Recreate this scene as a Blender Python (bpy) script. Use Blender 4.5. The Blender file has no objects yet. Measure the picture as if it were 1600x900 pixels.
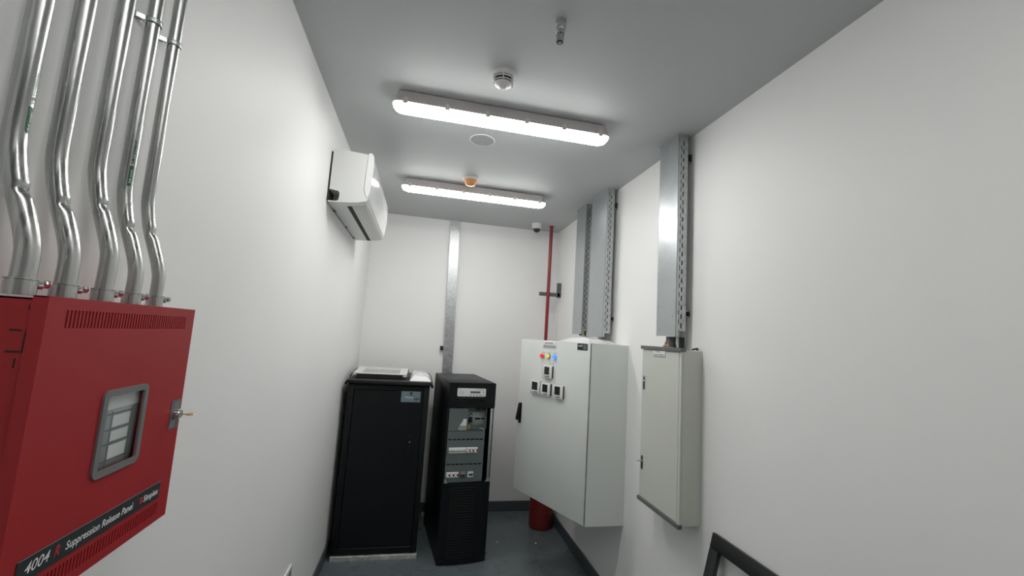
import bpy, bmesh, math, random
from mathutils import Vector, Matrix, noise
random.seed(7)
C = bpy.context.scene.collection
R = math.radians
H, W, D = 2.8, 1.8752, 4.2119          # room height, width (x), depth of back wall (y)
YB = -2.3                               # wall behind the viewer

# ------------------------------------------------------------------ camera, world, exposure
cam_d = bpy.data.cameras.new('camera'); cam = bpy.data.objects.new('camera', cam_d); C.objects.link(cam)
yaw, pitch, roll = 0.2054, 0.1151, 0.0630
cy, sy, cp, sp = math.cos(yaw), math.sin(yaw), math.cos(pitch), math.sin(pitch)
fw = Vector((sy*cp, cy*cp, sp)); rt = Vector((cy, -sy, 0)); up = rt.cross(fw)
r2 = rt*math.cos(roll) + up*math.sin(roll); u2 = -rt*math.sin(roll) + up*math.cos(roll)
cam.matrix_world = Matrix(((r2.x, u2.x, -fw.x, .5378), (r2.y, u2.y, -fw.y, 0), (r2.z, u2.z, -fw.z, 1.6737), (0, 0, 0, 1)))
cam_d.sensor_width = 36; cam_d.lens = 660.66/1600*36; cam_d.clip_start = .02
bpy.context.scene.camera = cam
wd = bpy.data.worlds.new('world'); bpy.context.scene.world = wd; wd.use_nodes = True
wd.node_tree.nodes['Background'].inputs[0].default_value = (.02, .02, .02, 1)
vs = bpy.context.scene.view_settings
vs.view_transform = 'Standard'; vs.look = 'None'; vs.gamma = 1; vs.exposure = 0; vs.use_curve_mapping = False
LAMP = 43.0                             # emission strength of the luminous diffusers
LAMP_FILL = 29.0                         # added unseen lamp above the viewer, fills the near walls

# ------------------------------------------------------------------ materials
def mat(name, col, rough=.5, metal=0, emit=None, es=0, bump=0, bscale=50, var=0, vscale=6, stretch=None,
        trans=0, coat=0, spec=None, rvar=0, voro=0):
    m = bpy.data.materials.new(name); m.use_nodes = True; nt = m.node_tree; b = nt.nodes['Principled BSDF']
    N, L = nt.nodes.new, nt.links.new
    b.inputs['Base Color'].default_value = (*col, 1); b.inputs['Roughness'].default_value = rough
    b.inputs['Metallic'].default_value = metal; b.inputs['Coat Weight'].default_value = coat
    if spec is not None: b.inputs['Specular IOR Level'].default_value = spec
    if trans: b.inputs['Transmission Weight'].default_value = trans
    if emit: b.inputs['Emission Color'].default_value = (*emit, 1); b.inputs['Emission Strength'].default_value = es
    tc = N('ShaderNodeTexCoord'); mp = N('ShaderNodeMapping'); L(tc.outputs['Object'], mp.inputs[0])
    if stretch: mp.inputs['Scale'].default_value = stretch
    if var or rvar:
        n = N('ShaderNodeTexNoise'); n.inputs['Scale'].default_value = vscale; n.inputs['Detail'].default_value = 5
        L(mp.outputs[0], n.inputs['Vector']); src = n.outputs['Fac']
        if voro:
            v = N('ShaderNodeTexVoronoi'); v.inputs['Scale'].default_value = voro
            L(mp.outputs[0], v.inputs['Vector'])
            s = N('ShaderNodeSeparateColor'); L(v.outputs['Color'], s.inputs[0])
            mx = N('ShaderNodeMath'); mx.operation = 'ADD'; L(src, mx.inputs[0])
            m2 = N('ShaderNodeMath'); m2.operation = 'MULTIPLY_ADD'; m2.inputs[1].default_value = .5; m2.inputs[2].default_value = -.25
            L(s.outputs[0], m2.inputs[0]); L(m2.outputs[0], mx.inputs[1]); src = mx.outputs[0]
        if var:
            r = N('ShaderNodeMapRange'); r.inputs[1].default_value = .3; r.inputs[2].default_value = .7
            r.inputs[3].default_value = 1-var; r.inputs[4].default_value = 1+var; L(src, r.inputs[0])
            h = N('ShaderNodeHueSaturation'); h.inputs['Color'].default_value = (*col, 1); L(r.outputs[0], h.inputs['Value'])
            L(h.outputs[0], b.inputs['Base Color'])
        if rvar:
            r = N('ShaderNodeMapRange'); r.inputs[1].default_value = .3; r.inputs[2].default_value = .7
            r.inputs[3].default_value = max(.02, rough-rvar); r.inputs[4].default_value = rough+rvar
            L(src, r.inputs[0]); L(r.outputs[0], b.inputs['Roughness'])
    if bump:
        n = N('ShaderNodeTexNoise'); n.inputs['Scale'].default_value = bscale; n.inputs['Detail'].default_value = 4
        L(mp.outputs[0], n.inputs['Vector']); bp = N('ShaderNodeBump'); bp.inputs['Strength'].default_value = bump
        bp.inputs['Distance'].default_value = .004
        L(n.outputs['Fac'], bp.inputs['Height']); L(bp.outputs[0], b.inputs['Normal'])
    return m
M = dict(
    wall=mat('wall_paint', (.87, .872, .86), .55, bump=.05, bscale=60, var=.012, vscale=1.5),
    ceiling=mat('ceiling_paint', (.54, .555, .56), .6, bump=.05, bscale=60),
    floor=mat('floor_epoxy', (.12, .145, .155), .28, var=.03, vscale=3, rvar=.04, bump=.02, bscale=5),
    base=mat('baseboard_paint', (.075, .088, .095), .4),
    red=mat('red_enamel', (.36, .020, .024), .42, spec=.3, bump=.03, bscale=300),
    redpipe=mat('red_pipe_paint', (.24, .012, .02), .3),
    redcyl=mat('red_cylinder_paint', (.20, .018, .015), .4),
    dark=mat('dark_void', (.012, .012, .013), .7),
    black=mat('black_powder_coat', (.0045, .0055, .007), .42, spec=.3, bump=.03, bscale=400),
    blackp=mat('black_plastic', (.005, .006, .0075), .38, spec=.3),
    blackm=mat('black_matte', (.014, .015, .016), .6),
    framebk=mat('black_frame_paint', (.012, .014, .015), .45, var=.2, vscale=20),
    conduit=mat('conduit_steel', (.47, .48, .47), .27, 1, var=.22, vscale=16, stretch=(9, 9, .35), rvar=.10),
    zinc=mat('zinc_bright', (.72, .73, .74), .18, 1),
    galv=mat('galvanised_sheet', (.50, .53, .54), .34, .85, var=.05, vscale=9, rvar=.06, voro=150, bump=.05, bscale=12),
    galvd=mat('galvanised_aged', (.46, .48, .48), .38, .85, var=.16, vscale=30, rvar=.07, voro=120, bump=.08, bscale=30),
    strut=mat('grey_strut', (.12, .125, .125), .5, .3),
    brass=mat('brass_key', (.55, .36, .14), .3, 1),
    acw=mat('white_abs', (.74, .75, .73), .35),
    acg=mat('white_gloss_abs', (.80, .81, .80), .12, coat=.6),
    lampb=mat('lamp_housing_grey', (.55, .52, .52), .5),
    diff=mat('lamp_diffuser', (.9, .9, .9), .4, emit=(1, .992, .975), es=LAMP),
    diff_fill=mat('fill_lamp_diffuser', (.9, .9, .9), .4, emit=(1, .992, .975), es=LAMP_FILL),
    clip=mat('lamp_clip', (.68, .62, .57), .4),
    white=mat('white_plastic', (.75, .75, .74), .4),
    orange=mat('orange_cover', (.72, .33, .12), .4),
    silver=mat('silver_paint', (.45, .46, .46), .35, .7),
    cab=mat('cabinet_grey', (.68, .71, .68), .42, bump=.04, bscale=350, var=.02, vscale=3),
    cab2=mat('cabinet_beige_grey', (.60, .62, .56), .42, bump=.04, bscale=350, var=.02, vscale=3),
    capg=mat('cap_strip_grey', (.13, .14, .135), .5),
    lgrey=mat('light_grey_sheet', (.33, .36, .36), .4, .3),
    ugrey=mat('unit_grey_sheet', (.145, .18, .178), .45, .3),
    mgrey=mat('mid_grey', (.12, .135, .14), .5),
    paper=mat('white_paper', (.78, .78, .77), .6),
    bag=mat('white_plastic_film', (.80, .80, .80), .22, coat=.5),
    foam=mat('white_packing_foam', (.40, .40, .38), .5, var=.25, vscale=30),
    frameg=mat('window_frame_grey', (.17, .18, .18), .45),
    glass=mat('clear_glass', (1, 1, 1), .03, trans=1),
    strip=mat('nameplate_dark', (.022, .028, .03), .4),
    lblue=mat('label_blue_grey', (.20, .27, .31), .4),
    txt=mat('lettering_white', (.88, .89, .89), .5),
    txtg=mat('lettering_grey', (.25, .28, .29), .5),
    txtd=mat('lettering_dark', (.05, .055, .055), .5),
    txtr=mat('lettering_red', (.45, .03, .035), .5),
    green=mat('green_sticker', (.01, .13, .05), .4),
    lred=mat('lamp_red', (.7, .02, .02), .2, emit=(1, .05, .05), es=.35),
    lyel=mat('lamp_yellow', (.75, .7, .12), .2, emit=(1, .95, .2), es=.25),
    lblu=mat('lamp_blue', (.02, .08, .8), .2, emit=(.05, .22, 1), es=1.6),
    lcd=mat('lcd_dark', (.02, .025, .022), .15),
    lcdb=mat('lcd_grey_blue', (.10, .13, .15), .2),
    yg=mat('yellow_green_cable', (.55, .52, .20), .45),
    ofoam=mat('orange_foam', (.50, .24, .08), .7, bump=.5, bscale=80),
    cable=mat('black_cable', (.01, .01, .01), .4),
    sheath=mat('grey_cable_sheath', (.06, .065, .065), .45),
    rbrk=mat('breaker_stripe', (.60, .25, .22), .4),
    scuff=mat('scuff_white', (.66, .67, .66), .6),
    red2=mat('small_red', (.5, .05, .04), .4),
)
# the battens' LEDs face down: the underside of the diffuser gives off more than its flanks
def downlight(m):
    nt = m.node_tree; b = nt.nodes['Principled BSDF']; k = b.inputs['Emission Strength'].default_value
    g = nt.nodes.new('ShaderNodeNewGeometry'); sx = nt.nodes.new('ShaderNodeSeparateXYZ'); mr = nt.nodes.new('ShaderNodeMapRange')
    nt.links.new(g.outputs['True Normal'], sx.inputs[0]); nt.links.new(sx.outputs[2], mr.inputs[0])
    mr.inputs[1].default_value = -1; mr.inputs[2].default_value = 0; mr.inputs[3].default_value = k; mr.inputs[4].default_value = k*.15
    nt.links.new(mr.outputs[0], b.inputs['Emission Strength'])
downlight(M['diff']); downlight(M['diff_fill'])
# thin clear glass (no caustics needed): mix of transparent and glossy
def glassmat():
    m = M['glass']; nt = m.node_tree; nt.nodes.clear()
    o = nt.nodes.new('ShaderNodeOutputMaterial'); t = nt.nodes.new('ShaderNodeBsdfTransparent'); g = nt.nodes.new('ShaderNodeBsdfGlossy')
    g.inputs['Roughness'].default_value = .08; t.inputs[0].default_value = (.97, .98, .98, 1)
    mx = nt.nodes.new('ShaderNodeMixShader'); mx.inputs[0].default_value = .06
    nt.links.new(t.outputs[0], mx.inputs[1]); nt.links.new(g.outputs[0], mx.inputs[2])
    nt.links.new(mx.outputs[0], o.inputs[0])
glassmat()

# ------------------------------------------------------------------ mesh builder
class MB:
    def __init__(s): s.b = bmesh.new(); s.mats = []; s.cur = 0
    def m(s, key):
        if key not in s.mats: s.mats.append(key)
        s.cur = s.mats.index(key); return s
    def _face(s, vs_, smooth=False):
        try: f = s.b.faces.new(vs_)
        except ValueError: return None
        f.material_index = s.cur; f.smooth = smooth; return f
    def box(s, x0, x1, y0, y1, z0, z1, bev=0, seg=2, X=None):
        t = bmesh.new()
        v = [t.verts.new((x, y, z)) for x in (x0, x1) for y in (y0, y1) for z in (z0, z1)]
        for q in ((0, 1, 3, 2), (4, 6, 7, 5), (0, 4, 5, 1), (2, 3, 7, 6), (0, 2, 6, 4), (1, 5, 7, 3)): t.faces.new([v[i] for i in q])
        if bev: bmesh.ops.bevel(t, geom=t.edges[:]+t.verts[:], offset=bev, segments=seg, affect='EDGES', profile=.5)
        return s.merge(t, X, bool(bev))
    def merge(s, t, X=None, smooth=False):
        if X is not None: bmesh.ops.transform(t, matrix=X, verts=t.verts[:])
        mp = {v: s.b.verts.new(v.co) for v in t.verts}
        for f in t.faces: s._face([mp[v] for v in f.verts], smooth)
        t.free(); return s
    def prism(s, poly, axis, a, b, X=None, bev=0, smooth=False):   # poly in the two other axes, in xyz order
        t = bmesh.new()
        def P(p, w):
            q = list(p); q.insert(axis, w); return q
        A = [t.verts.new(P(p, a)) for p in poly]; B = [t.verts.new(P(p, b)) for p in poly]; n = len(poly)
        t.faces.new(A); t.faces.new(B[::-1])
        for i in range(n): t.faces.new((A[i], B[i], B[(i+1) % n], A[(i+1) % n]))
        bmesh.ops.recalc_face_normals(t, faces=t.faces[:])
        if bev: bmesh.ops.bevel(t, geom=t.edges[:]+t.verts[:], offset=bev, segments=2, affect='EDGES', profile=.5)
        return s.merge(t, X, smooth or bool(bev))
    def lathe(s, prof, c=(0, 0, 0), ax=(0, 0, 1), seg=32, smooth=True):  # prof: (r, h) along ax
        ax = Vector(ax).normalized(); q = ax.to_track_quat('Z', 'Y'); c = Vector(c); rings = []
        for r, h in prof:
            if r < 1e-6: rings.append([s.b.verts.new(c+q @ Vector((0, 0, h)))])
            else: rings.append([s.b.verts.new(c+q @ Vector((r*math.cos(2*math.pi*i/seg), r*math.sin(2*math.pi*i/seg), h))) for i in range(seg)])
        for a, b in zip(rings, rings[1:]):
            for i in range(seg):
                j = (i+1) % seg
                if len(a) == 1 and len(b) == 1: continue
                if len(a) == 1: s._face((a[0], b[i], b[j]), smooth)
                elif len(b) == 1: s._face((a[i], a[j], b[0]), smooth)
                else: s._face((a[i], a[j], b[j], b[i]), smooth)
        if prof[0] == prof[-1]: return s                      # closed section: a ring
        if len(rings[0]) > 1: s._face(rings[0][::-1])
        if len(rings[-1]) > 1: s._face(rings[-1])
        return s
    def cyl(s, p0, p1, r, seg=24, r1=None, bev=0):
        p0 = Vector(p0); p1 = Vector(p1); L = (p1-p0).length; r1 = r if r1 is None else r1
        pr = [(r-bev, 0), (r, bev), (r1, L-bev), (r1-bev, L)] if bev else [(r, 0), (r1, L)]
        return s.lathe(pr, p0, p1-p0, seg)
    def tube(s, pts, r, seg=12, rad=None):
        pts = [Vector(p) for p in pts]; n = len(pts); ref = None; rings = []
        for i, p in enumerate(pts):
            t = (pts[min(i+1, n-1)]-pts[max(i-1, 0)]).normalized()
            if ref is None: ref = t.orthogonal().normalized()
            ref = (ref-t*ref.dot(t)).normalized(); b = t.cross(ref); rr = rad(i/(n-1)) if rad else r
            rings.append([s.b.verts.new(p+ref*rr*math.cos(2*math.pi*k/seg)+b*rr*math.sin(2*math.pi*k/seg)) for k in range(seg)])
        for a, b in zip(rings, rings[1:]):
            for k in range(seg): s._face((a[k], a[(k+1) % seg], b[(k+1) % seg], b[k]), True)
        s._face(rings[0][::-1]); s._face(rings[-1]); return s
    def plate(s, O, U, V, T, us, vs_, holes):   # plate with rectangular holes; T = thickness vector
        O, U, V, T = map(Vector, (O, U, V, T))
        cu = sorted({*us, *[round(h[0], 6) for h in holes], *[round(h[1], 6) for h in holes]})
        cv = sorted({*vs_, *[round(h[2], 6) for h in holes], *[round(h[3], 6) for h in holes]})
        def fill(i, j):
            if not (0 <= i < len(cu)-1 and 0 <= j < len(cv)-1): return False
            a, b = (cu[i]+cu[i+1])/2, (cv[j]+cv[j+1])/2
            return not any(h[0] < a < h[1] and h[2] < b < h[3] for h in holes)
        d = {}
        def vt(i, j, k):
            if (i, j, k) not in d: d[i, j, k] = s.b.verts.new(O+U*cu[i]+V*cv[j]+T*k)
            return d[i, j, k]
        for i in range(len(cu)-1):
            for j in range(len(cv)-1):
                if not fill(i, j): continue
                s._face([vt(i, j, 1), vt(i+1, j, 1), vt(i+1, j+1, 1), vt(i, j+1, 1)])
                s._face([vt(i, j, 0), vt(i, j+1, 0), vt(i+1, j+1, 0), vt(i+1, j, 0)])
                for (di, dj, a, b) in ((-1, 0, (i, j), (i, j+1)), (1, 0, (i+1, j+1), (i+1, j)), (0, -1, (i+1, j), (i, j)), (0, 1, (i, j+1), (i+1, j+1))):
                    if not fill(i+di, j+dj): s._face([vt(*a, 0), vt(*a, 1), vt(*b, 1), vt(*b, 0)])
        return s
    def build(s, name, key=None, parent=None, local=False, sharp=35, recalc=True):
        b = s.b
        if recalc: bmesh.ops.recalc_face_normals(b, faces=b.faces[:])
        for e in b.edges:
            if len(e.link_faces) == 2 and e.calc_face_angle(0) > R(sharp): e.smooth = False
        if parent is not None and not local:
            inv = wm(parent).inverted(); bmesh.ops.transform(b, matrix=inv, verts=b.verts[:])
        me = bpy.data.meshes.new(name); b.to_mesh(me); b.free()
        for k in (s.mats or [key]): me.materials.append(M[k])
        o = bpy.data.objects.new(name, me); C.objects.link(o)
        if parent is not None: o.parent = parent
        return o
def wm(o):
    m = o.matrix_basis.copy(); p = o.parent
    while p: m = p.matrix_basis @ m; p = p.parent
    return m
def thing(name, label, cat, loc=(0, 0, 0), rz=0, group=None):
    o = bpy.data.objects.new(name, None); C.objects.link(o); o.location = loc; o.rotation_euler = (0, 0, rz)
    o.empty_display_size = .05; o['label'] = label; o['category'] = cat
    if group: o['group'] = group
    return o
def tag(o, label, cat, group=None):
    o['label'] = label; o['category'] = cat
    if group: o['group'] = group
    return o
def struct(o): o['kind'] = 'structure'; return o
def copy_tree(o, parent=None):
    c = o.copy(); C.objects.link(c)
    if parent: c.parent = parent
    for ch in list(o.children): copy_tree(ch, c)
    return c
def text(body, name, key, parent, O, U, V, width=None, height=None, shear=0, local=False, bold=.012, ext=.0004):
    """lettering as mesh: baseline origin O, along U, up V"""
    cu = bpy.data.curves.new(name, 'FONT'); cu.body = body; cu.extrude = 0; cu.shear = shear; cu.offset = bold
    cu.resolution_u = 3; to = bpy.data.objects.new('tmp', cu); C.objects.link(to)
    dg = bpy.context.evaluated_depsgraph_get(); me = bpy.data.meshes.new_from_object(to.evaluated_get(dg))
    bpy.data.objects.remove(to); bpy.data.curves.remove(cu)
    xs = [v.co.x for v in me.vertices]; ys = [v.co.y for v in me.vertices]
    x0, w_, h_ = min(xs), max(xs)-min(xs), max(ys)
    U, V, O = Vector(U).normalized(), Vector(V).normalized(), Vector(O); Nn = U.cross(V)
    fx = width/w_ if width else None; fy = height/h_ if height else fx
    if fx is None: fx = fy
    inv = wm(parent).inverted() if (parent and not local) else Matrix()
    for v in me.vertices: v.co = inv @ (O+U*(v.co.x-x0)*fx+V*v.co.y*fy+Nn*ext)
    me.materials.clear(); me.materials.append(M[key]); me.name = name
    o = bpy.data.objects.new(name, me); C.objects.link(o); o.parent = parent; return o
def samp(P, n):                                # Catmull-Rom through points
    P = [Vector(p) for p in P]; Q = [P[0]]+P+[P[-1]]; out = []
    for i in range(len(P)-1):
        a, b, c, d = Q[i:i+4]
        for k in range(n):
            t = k/n; out.append(.5*((2*b)+(c-a)*t+(2*a-5*b+4*c-d)*t*t+(3*b-a-3*c+d)*t**3))
    return out+[P[-1]]
def rrect(x0, x1, y0, y1, r, n=5):
    out = []
    for cx, cy_, a in ((x1-r, y1-r, 0), (x0+r, y1-r, 90), (x0+r, y0+r, 180), (x1-r, y0+r, 270)):
        for k in range(n+1): t = R(a+90*k/n); out.append((cx+r*math.cos(t), cy_+r*math.sin(t)))
    return out

# ------------------------------------------------------------------ room shell
t_ = .1
struct(MB().box(-t_, W+t_, YB-t_, D+t_, -t_, 0).build('floor', 'floor'))
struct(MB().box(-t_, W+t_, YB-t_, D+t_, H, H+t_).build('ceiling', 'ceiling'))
struct(MB().box(-t_, 0, YB, D, 0, H).build('wall_left', 'wall'))
struct(MB().box(W, W+t_, YB, D, 0, H).build('wall_right', 'wall'))
struct(MB().box(-t_, W+t_, D, D+t_, 0, H).build('wall_back', 'wall'))
struct(MB().box(-t_, W+t_, YB-t_, YB, 0, H).build('wall_front', 'wall'))
bb, bt = .0932, .011
def bboard(x0, x1, y0, y1, n): struct(MB().box(x0, x1, y0, y1, 0, bb, .002, 1).build(n, 'base'))
bboard(0, bt, YB, D, 'baseboard_left'); bboard(W-bt, W, YB, D, 'baseboard_right')
bboard(bt, W-bt, D-bt, D, 'baseboard_back'); bboard(bt, W-bt, YB, YB+bt, 'baseboard_front')

# ------------------------------------------------------------------ ceiling lamps
def lamp(yc, x0, x1, label, dkey='diff'):
    t = thing('ceiling_lamp', label, 'ceiling lamp', ((x0+x1)/2, yc, H), group='weatherproof batten lamps on the ceiling')
    hw, zr = .044, H-.064
    b = MB()                                  # housing tray: tapered towards the ceiling, rounded ends
    secs = [(H-.006, .72, .02), (H-.02, .76, .016), (zr+.012, .9, .004), (zr+.01, 1, 0), (zr, 1, 0)]
    def ring(z, k, ins): return [b.b.verts.new((x, y, z)) for x, y in rrect(x0+ins, x1-ins, yc-hw*k, yc+hw*k, hw*k*.75)]
    rs = [ring(*q) for q in secs]
    for a, c in zip(rs, rs[1:]):
        for i in range(len(a)): b._face((a[i], a[(i+1) % len(a)], c[(i+1) % len(a)], c[i]), True)
    b._face(rs[0]); b._face(rs[-1]); b.build('housing', 'lampb', t)
    b = MB()                                  # diffuser: a shallow rounded trough
    secs = [(zr, .97, .002), (zr-.010, .94, .005), (zr-.022, .80, .014), (zr-.030, .56, .035), (zr-.033, .3, .055)]
    def ring2(z, k, ins): return [b.b.verts.new((x, y, z)) for x, y in rrect(x0+ins, x1-ins, yc-hw*k, yc+hw*k, hw*k*.8)]
    rs = [ring2(*q) for q in secs]
    for a, c in zip(rs, rs[1:]):
        for i in range(len(a)): b._face((a[i], a[(i+1) % len(a)], c[(i+1) % len(a)], c[i]), True)
    b._face(rs[0]); b._face(rs[-1]); b.build('diffuser', dkey, t)
    n = 6
    for k in range(n):                        # retaining clips on both long sides
        x = x0+.06+(x1-x0-.12)*k/(n-1)
        for s in (-1, 1):
            q = MB().box(x-.011, x+.011, yc+s*(hw+.002)-.003, yc+s*(hw+.002)+.003, zr-.010, zr+.017, .0015, 1)
            q.box(x-.0035, x+.0035, yc+s*(hw+.004)-.003, yc+s*(hw+.004)+.003, zr-.004, zr+.022, .001, 1)
            q.build('clip', 'clip', t)
    for x in (x0+.13, x1-.13):
        MB().box(x-.012, x+.012, yc-hw*.8, yc+hw*.8, H-.007, H, .001, 1).build('mounting_bracket', 'zinc', t)
    return t
lamp(1.985, .318, 1.415, 'long white batten ceiling lamp nearer the viewer, behind the white smoke detector')
lamp(3.155, .310, 1.423, 'long white batten ceiling lamp farther away, beside the orange capped detector')
lamp(.05, .318, 1.415, 'added batten fill lamp directly above the viewer, out of view, lighting the near walls', 'diff_fill')  # unseen lamp, added to bring light to the near walls

# ------------------------------------------------------------------ ceiling fittings
t = thing('smoke_detector', 'white round smoke detector with dark slots on the ceiling before the nearer lamp', 'smoke detector', (.796, 1.70, H))
MB().lathe([(.054, 0), (.054, -.012), (.050, -.020), (.046, -.0205)], (.796, 1.70, H)).build('base', 'white', t)
MB().lathe([(.037, -.0205), (.037, -.044)], (.796, 1.70, H)).build('sensing_chamber', 'dark', t)
b = MB()
for z0, r in ((-.0290, .050), (-.0400, .045)): b.lathe([(r-.003, z0-.0022), (r, z0-.002), (r, z0+.0018), (r-.003, z0+.002), (r-.003, z0-.0022)], (.796, 1.70, H))
for k in range(6):
    a = R(60*k+20); x, y = .796+.044*math.cos(a), 1.70+.044*math.sin(a)
    b.box(-.004, .004, -.002, .002, -.044, -.0205, X=Matrix.Translation((x, y, H)) @ Matrix.Rotation(a, 4, 'Z'))
b.build('cage', 'white', t)
MB().lathe([(.039, -.044), (.038, -.047), (.024, -.055), (.018, -.057), (.013, -.063), (0, -.065)], (.796, 1.70, H)).build('cone', 'white', t)
t = thing('smoke_detector', 'orange capped smoke detector on the ceiling before the farther lamp', 'smoke detector', (.802, 2.985, H))
MB().lathe([(.058, 0), (.058, -.010), (.054, -.015)], (.802, 2.985, H)).build('base', 'white', t)
MB().lathe([(.053, -.015), (.050, -.022), (.040, -.036), (.036, -.046), (.030, -.050), (.012, -.056), (0, -.057)], (.802, 2.985, H)).build('dust_cover', 'orange', t)
t = thing('ceiling_speaker', 'flat round pale disc set in the ceiling between the two lamps', 'ceiling speaker', (.795, 2.345, H))
MB().lathe([(.068, -.0005), (.075, -.0005), (.075, -.003), (.071, -.0055), (.068, -.004), (.068, -.0005)], (.795, 2.345, H)).build('rim', 'white', t)
MB().lathe([(.068, -.001), (.068, -.0035), (0, -.0045)], (.795, 2.345, H)).build('grille', 'lgrey', t)
t = thing('gas_nozzle', 'small silver discharge nozzle hanging from the ceiling nearest the viewer', 'nozzle', (.933, 1.333, H))
MB().lathe([(.019, 0), (.019, -.020), (.0175, -.022), (.0175, -.034), (.015, -.038)], (.933, 1.333, H)).build('socket', 'silver', t)
b = MB().m('silver').lathe([(.0135, -.038), (.0135, -.047), (.012, -.049), (.012, -.058), (.0135, -.060), (.0135, -.082)], (.932, 1.333, H))
b.m('dark')
for k in range(7):
    a = R(360/7*k-100); b.cyl((.932+.0125*math.cos(a), 1.333+.0125*math.sin(a), H-.0535), (.932+.0146*math.cos(a), 1.333+.0146*math.sin(a), H-.0535), .0024, 8)
b.m('dark').lathe([(.011, -.0825), (.011, -.0835)], (.932, 1.333, H), seg=24)
b.m('silver').lathe([(.007, -.0835), (.007, -.0845)], (.932, 1.333, H), seg=20)
b.build('nozzle_head', None, t)
tag(MB().lathe([(.012, 0), (.011, -.0008), (.004, -.0014), (0, -.0014)], (.919, 1.302, H)).build('ceiling_plug', 'ceiling'), 'tiny pale plug on the ceiling just before the silver nozzle', 'plug')
t = thing('dome_camera', 'small white dome security camera with black dome near the back wall', 'security camera', (1.575, 3.96, H))
MB().lathe([(.050, 0), (.050, -.010), (.047, -.014), (.047, -.045), (.042, -.052)], (1.575, 3.96, H)).build('camera_base', 'white', t)
MB().lathe([(.036, -.050)]+[(.036*math.cos(R(a)), -.052-.036*math.sin(R(a))) for a in range(0, 91, 10)], (1.575, 3.96, H)).build('dome', 'lcd', t)

# ------------------------------------------------------------------ red release panel on the left wall
PX, PY0, PY1, PZ0, PZ1 = .12, .584, .906, 1.321, 1.687
t = thing('suppression_panel', 'red wall-mounted control panel with small window and dark lettered strip', 'control panel', (0, (PY0+PY1)/2, PZ0))
b = MB()
xi = .104
ys, zs = (PY0+.003, PY1-.003), (PZ0+.003, PZ1-.003)
b.box(0, .002, ys[0], ys[1], zs[0], zs[1])
for a in ((0, xi, ys[0], ys[0]+.002, zs[0], zs[1]), (0, xi, ys[1]-.002, ys[1], zs[0], zs[1]), (0, xi, ys[0], ys[1], zs[0], zs[0]+.002), (0, xi, ys[0], ys[1], zs[1]-.002, zs[1])): b.box(*a)
en = b.build('enclosure', 'red', t)
# knockout cut marks on the near side
yk = ys[0]-.0004
for (x0, x1, z0, z1) in ((.090, .101, 1.6455, 1.6475), (.1045, .1060, 1.624, 1.645), (.090, .1055, 1.6215, 1.6235), (.0995, .1008, 1.604, 1.615), (.104, .105, 1.6705, 1.6755)):
    MB().box(x0-.004, x1-.004, yk, yk+.0008, z0, z1).build('knockout_mark', 'dark', t)
holes = []
n = 46
for k in range(n):
    y = .612+(.881-.612)*k/n; p = (.881-.612)/n; holes.append((y, y+p*.45, 1.6505, 1.6725))
    y = .606+(.878-.606)*k/n; holes.append((y, y+p*.40, 1.3345, 1.3535))
WY0, WY1, WZ0, WZ1 = .707, .7865, 1.4535, 1.5555
holes.append((WY0, WY1, WZ0, WZ1))
b = MB().plate((PX-.0015, 0, 0), (0, 1, 0), (0, 0, 1), (.0015, 0, 0), (PY0, PY1), (PZ0, PZ1), holes)
for a in ((.1045, PX-.0015, PY0, PY0+.0015, PZ0, PZ1), (.1045, PX-.0015, PY1-.0015, PY1, PZ0, PZ1), (.1045, PX-.0015, PY0, PY1, PZ0, PZ0+.0015), (.1045, PX-.0015, PY0, PY1, PZ1-.0015, PZ1)): b.box(*a)
door = b.build('door', 'red', t)
b = MB().m('frameg')                                                    # window frame with rounded corners
op = rrect(.698, .7955, 1.4445, 1.5645, .010, 4); ip = rrect(WY0, WY1, WZ0, WZ1, .004, 4)
def ringf(o_, i_, xa, xb):
    A = [[b.b.verts.new((x, *p)) for p in q] for q in (o_, i_) for x in (xa, xb)]; m_ = len(o_)
    for i in range(m_):
        j = (i+1) % m_
        b._face((A[0][i], A[0][j], A[1][j], A[1][i])); b._face((A[1][i], A[1][j], A[3][j], A[3][i])); b._face((A[3][i], A[3][j], A[2][j], A[2][i]))
ringf(op, ip, PX, PX+.003)
wf = b.build('window_frame', None, t)
MB().box(PX-.004, PX-.002, WY0-.004, WY1+.004, WZ0-.004, WZ1+.004).build('pane', 'glass', wf)
b = MB().m('paper').box(.1115, .113, .69, .805, 1.436, 1.572)
b.m('lgrey').box(.113, .1138, .722, .800, 1.446, 1.534, .001, 1)
b.m('mgrey')
for z in (1.526, 1.504, 1.484, 1.460): b.box(.1138, .1141, .724, .778, z, z+.0022)
for y in (.733, .776): b.box(.1138, .1141, y, y+.0018, 1.450, 1.531)
b.m('white').box(.1138, .1141, .737, .773, 1.463, 1.482); b.box(.1138, .1141, .737, .773, 1.488, 1.502); b.box(.1138, .1141, .737, .773, 1.508, 1.524)
b.build('inner_card', None, t)
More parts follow.
